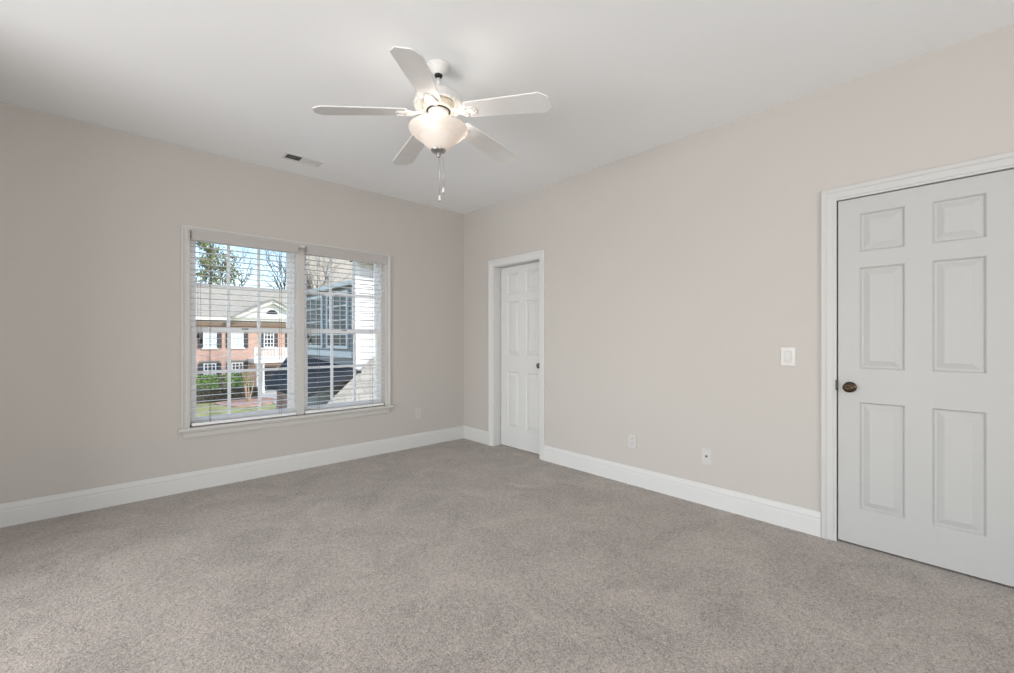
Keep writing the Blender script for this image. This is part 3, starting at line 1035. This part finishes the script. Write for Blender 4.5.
WHX, WHY = 4.14, 9.5
wh = thing('white_house', 'white lap sided house wing with dark porch roof close outside', 'house', (6, 11, GZ))
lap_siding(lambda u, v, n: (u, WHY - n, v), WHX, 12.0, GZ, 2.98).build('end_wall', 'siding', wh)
lap_siding(lambda u, v, n: (WHX - n, u, v), WHY + 0.13, 13.9, GZ, 2.42).build('side_wall', 'shaded_siding', wh)
MB().box(WHX - 0.03, WHX + 0.09, WHY - 0.03, WHY + 0.09, GZ, 2.98, 0.004).build('corner_board', 'outtrim', wh)
sf = MB().box(WHX - 0.02, 12.3, WHY - 0.40, WHY + 0.3, 2.985, 3.05)
sf.build('soffit', 'roof_dark', wh)
MB().box(WHX - 0.12, 8.0, WHY + 0.15, 13.95, 2.44, 2.54, 0.01).build('flat_roof', 'outtrim', wh)
gm = MB()
gm.prism([(WHY - 0.42, 3.06), (WHY + 1.6, 4.5), (WHY + 3.6, 3.06)], 6.2, lambda a, b, d: (WHX + 2.1 + d, a, b))
gm.build('main_roof', 'roof_tan_front', wh)


def side_window(y0, y1, z0, z1, ncol, nrow, m='pane'):
    P = lambda u, v, n: (WHX - 0.02 - n, u, v)
    f = MB(P)
    t = 0.07
    f.box(y0, y0 + t, z0, z1, 0, 0.04).box(y1 - t, y1, z0, z1, 0, 0.04).box(y0 + t, y1 - t, z0, z0 + t, 0, 0.04).box(y0 + t, y1 - t, z1 - t, z1, 0, 0.04)
    for k in range(1, ncol):
        y = y0 + (y1 - y0) * k / ncol
        f.box(y - 0.016, y + 0.016, z0 + t, z1 - t, 0, 0.03)
    for k in range(1, nrow):
        z = z0 + (z1 - z0) * k / nrow
        f.box(y0 + t, y1 - t, z - 0.016, z + 0.016, 0, 0.03)
    fo = f.build('window', 'outtrim', wh)
    MB(P).box(y0 + t * 0.5, y1 - t * 0.5, z0 + t * 0.5, z1 - t * 0.5, 0.001, 0.018).build('pane', m, fo)


side_window(9.85, 11.15, 0.98, 2.34, 3, 4)
side_window(11.45, 12.75, 0.98, 2.34, 3, 4)
MB().box(WHX - 0.06, WHX - 0.01, WHY + 0.12, 13.9, 0.78, 0.92).build('band_board', 'outtrim', wh)
# dark hipped porch roof against the shaded side
pr = MB()
tp = 0.52
e0, e1 = 2.92, 0.10
A, B_, C_, D_ = (e0, WHY - 0.35, e1), (e0, 11.9, e1), (WHX - 0.03, 14.1, 0.82), (WHX - 0.03, WHY - 0.35, tp)
lowr = [(p[0], p[1], p[2] - 0.10) for p in (A, B_, C_, D_)]
pr._add([A, B_, C_, D_] + lowr, [(0, 1, 2, 3), (7, 6, 5, 4), (0, 4, 5, 1), (1, 5, 6, 2), (2, 6, 7, 3), (3, 7, 4, 0)])
pr.build('porch_roof', 'roof_dark', wh)
MB().box(3.06, 3.22, WHY + 0.6, 11.6, GZ, -0.002, 0.004).build('brick_pier', 'brick_side', wh)
# tan shingled lower roof facing us, its raked left edge crossing the sunlit wall
K = 1.3
zy = lambda y: 0.86 - K * (9.46 - y)
out = [(4.64, 9.46), (9.0, 9.46), (9.0, 8.2), (2.62, 8.2), (2.62, 8.44)]
lr = MB()
n_ = len(out)
top = [(x, y, zy(y)) for x, y in out]
bot = [(x, y, zy(y) - 0.12) for x, y in out]
lr._add(top + bot, [list(range(n_)), list(range(n_, 2 * n_))[::-1]] + [(i, (i + 1) % n_, n_ + (i + 1) % n_, n_ + i) for i in range(n_)])
lr.build('lower_roof', 'roof_tan_front', wh)
lw = MB()
out2 = [(4.80, 9.44), (8.8, 9.44), (8.8, 8.5), (3.0, 8.5)]
top = [(x, y, zy(y) - 0.125) for x, y in out2]
bot = [(x, y, GZ) for x, y in out2]
lw._add(top + bot, [(0, 1, 2, 3), (7, 6, 5, 4), (0, 4, 5, 1), (1, 5, 6, 2), (2, 6, 7, 3), (3, 7, 4, 0)])
lw.build('lower_wall', 'brick_side', wh)


# ------------------------------------------------------------------ outside: planting
def branch_tree(mb, p, d, length, r, depth, spread, rnd, up=0.15, seg=3):
    pts = [Vector(p)]
    rad = [r]
    dd = Vector(d).normalized()
    for i in range(seg):
        dd = (dd + Vector((rnd.uniform(-1, 1), rnd.uniform(-1, 1), rnd.uniform(-0.4, 0.8) + up)) * 0.16).normalized()
        pts.append(pts[-1] + dd * length / seg)
        rad.append(r * (1 - 0.45 * (i + 1) / seg))
    mb.tube(pts, rad, 5 if depth > 0 else 4, caps=False)
    if depth <= 0:
        return
    n = rnd.choice((2, 3, 3))
    for k in range(n):
        j = rnd.randint(max(1, seg - 2), seg)
        ax = Vector((rnd.uniform(-1, 1), rnd.uniform(-1, 1), rnd.uniform(-0.3, 0.6))).normalized()
        nd = (dd + ax * spread).normalized()
        branch_tree(mb, pts[j], nd, length * rnd.uniform(0.62, 0.82), rad[j] * 0.68, depth - 1, spread, rnd, up, seg)


def bare_tree(x, y, h, label, seed, m='bark', stems=1, spread=0.75, depth=6, r=None, group=None, trunk_len=0.3):
    rnd = random.Random(seed)
    root = thing('bare_tree', label, 'tree', (x, y, GZ), group)
    r = r or h * 0.018
    tr = MB()
    tops = []
    for s in range(stems):
        a = 2 * PI * s / stems + rnd.random()
        lean = 0.0 if stems == 1 else 0.22
        d = Vector((math.cos(a) * lean, math.sin(a) * lean, 1)).normalized()
        p0 = Vector((x + (0.08 * math.cos(a) if stems > 1 else 0), y + (0.08 * math.sin(a) if stems > 1 else 0), GZ - 0.05))
        pts = [p0]
        for i in range(4):
            d = (d + Vector((rnd.uniform(-1, 1), rnd.uniform(-1, 1), 0.5)) * 0.06).normalized()
            pts.append(pts[-1] + d * h * trunk_len / 4)
        tr.tube(pts, [r, r * 0.92, r * 0.86, r * 0.8, r * 0.76], 8)
        tops.append((pts[-1], d))
    tr.build('trunk', m, root)
    bm_ = MB()
    for (p, d) in tops:
        for k in range(3 if stems == 1 else 2):
            ax = Vector((rnd.uniform(-1, 1), rnd.uniform(-1, 1), rnd.uniform(0, 0.5))).normalized()
            branch_tree(bm_, p, (d + ax * spread * 0.8).normalized(), h * 0.24, r * 0.6, depth - 1, spread, rnd)
    bm_.build('branches', m, root)
    return root


def leaf_mass(mb, pts_fn, n, size, rnd):
    for i in range(n):
        p, nrm = pts_fn(rnd)
        a = Vector((rnd.uniform(-1, 1), rnd.uniform(-1, 1), rnd.uniform(-1, 1))).normalized()
        t = a.cross(nrm)
        t = t.normalized() if t.length > 0.01 else Vector((1, 0, 0))
        b = (nrm * rnd.uniform(0.2, 1.0) + a * 0.7).normalized()
        s = size * rnd.uniform(0.6, 1.3)
        p = Vector(p)
        mb._add([tuple(p - t * s * 0.4), tuple(p + b * s * 0.1 - t * 0), tuple(p + t * s * 0.4), tuple(p + b * s)], [(0, 1, 2, 3)])


def hedge(name, label, x0, x1, y, depth, z1, m, seed, size=0.16, n=5200):
    rnd = random.Random(seed)
    root = thing(name, label, 'hedge', ((x0 + x1) / 2, y, GZ))
    core = MB()
    nx = int((x1 - x0) / 0.4)
    prof = [(-depth / 2, 0.0), (-depth / 2 * 1.02, 0.55), (-depth / 2 * 0.9, 0.9), (-depth / 4, 1.0), (depth / 4, 1.0), (depth / 2 * 0.9, 0.9), (depth / 2, 0.5), (depth / 2, 0.0)]
    vs, fs = [], []
    for i in range(nx + 1):
        x = x0 + (x1 - x0) * i / nx
        k = 1 + 0.07 * math.sin(i * 1.7 + seed) + rnd.uniform(-0.05, 0.05)
        for (a, b) in prof:
            vs.append((x, y + a * k, GZ + (z1 - GZ) * b * (k if b > 0.4 else 1)))
    m_ = len(prof)
    for i in range(nx):
        for j in range(m_ - 1):
            fs.append((i * m_ + j, i * m_ + j + 1, (i + 1) * m_ + j + 1, (i + 1) * m_ + j))
    fs += [list(range(m_)), [nx * m_ + j for j in range(m_)][::-1]]
    core._add(vs, fs)
    core.build('twiggy_core', 'bark', root)

    def pf(r):
        x = r.uniform(x0, x1)
        if r.random() < 0.55:
            return (x, y - depth / 2 * r.uniform(0.9, 1.05), GZ + (z1 - GZ) * r.uniform(0.03, 0.95)), Vector((0, -1, 0.4)).normalized()
        return (x, y + depth / 2 * r.uniform(-0.95, 0.95), GZ + (z1 - GZ) * r.uniform(0.92, 1.05)), Vector((0, -0.2, 1)).normalized()
    lf = MB()
    leaf_mass(lf, pf, n, size, rnd)
    lf.build('leaves', m, root)


hedge('hedge', 'bright green clipped hedge along the brick house front', 2.6, 8.9, 41.6, 1.3, -1.85, 'hedge', 3)
hedge('hedge', 'low dark brown hedge between the green hedge and the lawn', 2.6, 9.0, 39.7, 0.9, -2.75, 'hedgedark', 9, size=0.13, n=4000)
# small multi-stemmed tree in the mulch bed
bare_tree(7.9, 37.6, 3.4, 'small tan multi stemmed tree standing in the mulch bed', 21, 'tanbark', stems=4, depth=4, r=0.05, trunk_len=0.42, spread=0.6)
# tall leafless trees
bare_tree(11.2, 35.6, 12.5, 'tall bare tree in front of the brick house portico', 5, depth=6, r=0.17, trunk_len=0.5)
bare_tree(9.6, 60, 19, 'tall bare tree behind the brick house, left of the gable', 11, depth=7, trunk_len=0.35)
bare_tree(20.5, 72, 23, 'tall bare tree behind the brick house, right of the gable', 12, depth=7, trunk_len=0.35)
bare_tree(33, 62, 18, 'bare tree behind the far right end of the brick house', 14, depth=6, trunk_len=0.35)


def evergreen(x, y, h, rad, label, seed):
    rnd = random.Random(seed)
    root = thing('evergreen_tree', label, 'tree', (x, y, GZ))
    MB().tube([(x, y, GZ - 0.05), (x + 0.1, y, GZ + h * 0.5), (x, y, GZ + h * 0.95)], [h * 0.02, h * 0.013, h * 0.003], 8).build('trunk', 'bark', root)

    # foliage hangs in clumps round the crown, with sky between them
    clumps = []
    for k in range(46):
        t = rnd.uniform(0.25, 1.0)
        wr = rad * math.sin(PI * min(0.93, 0.12 + 0.86 * t)) ** 0.7 * rnd.uniform(0.2, 1.0)
        a = rnd.uniform(0, 2 * PI)
        clumps.append((Vector((x + wr * math.cos(a), y + wr * math.sin(a), GZ + h * t)), rnd.uniform(0.6, 1.25)))

    def pf(r):
        c, cr_ = r.choice(clumps)
        d = Vector((r.gauss(0, 1), r.gauss(0, 1), r.gauss(0, 0.7)))
        n = d.normalized()
        return c + d * cr_ * 0.55, n

    lf = MB()
    leaf_mass(lf, pf, 5200, 0.40, rnd)
    lf.build('foliage', 'pine', root)


evergreen(11.2, 76, 19.5, 4.4, 'yellow green evergreen tree behind the left of the brick house', 31)
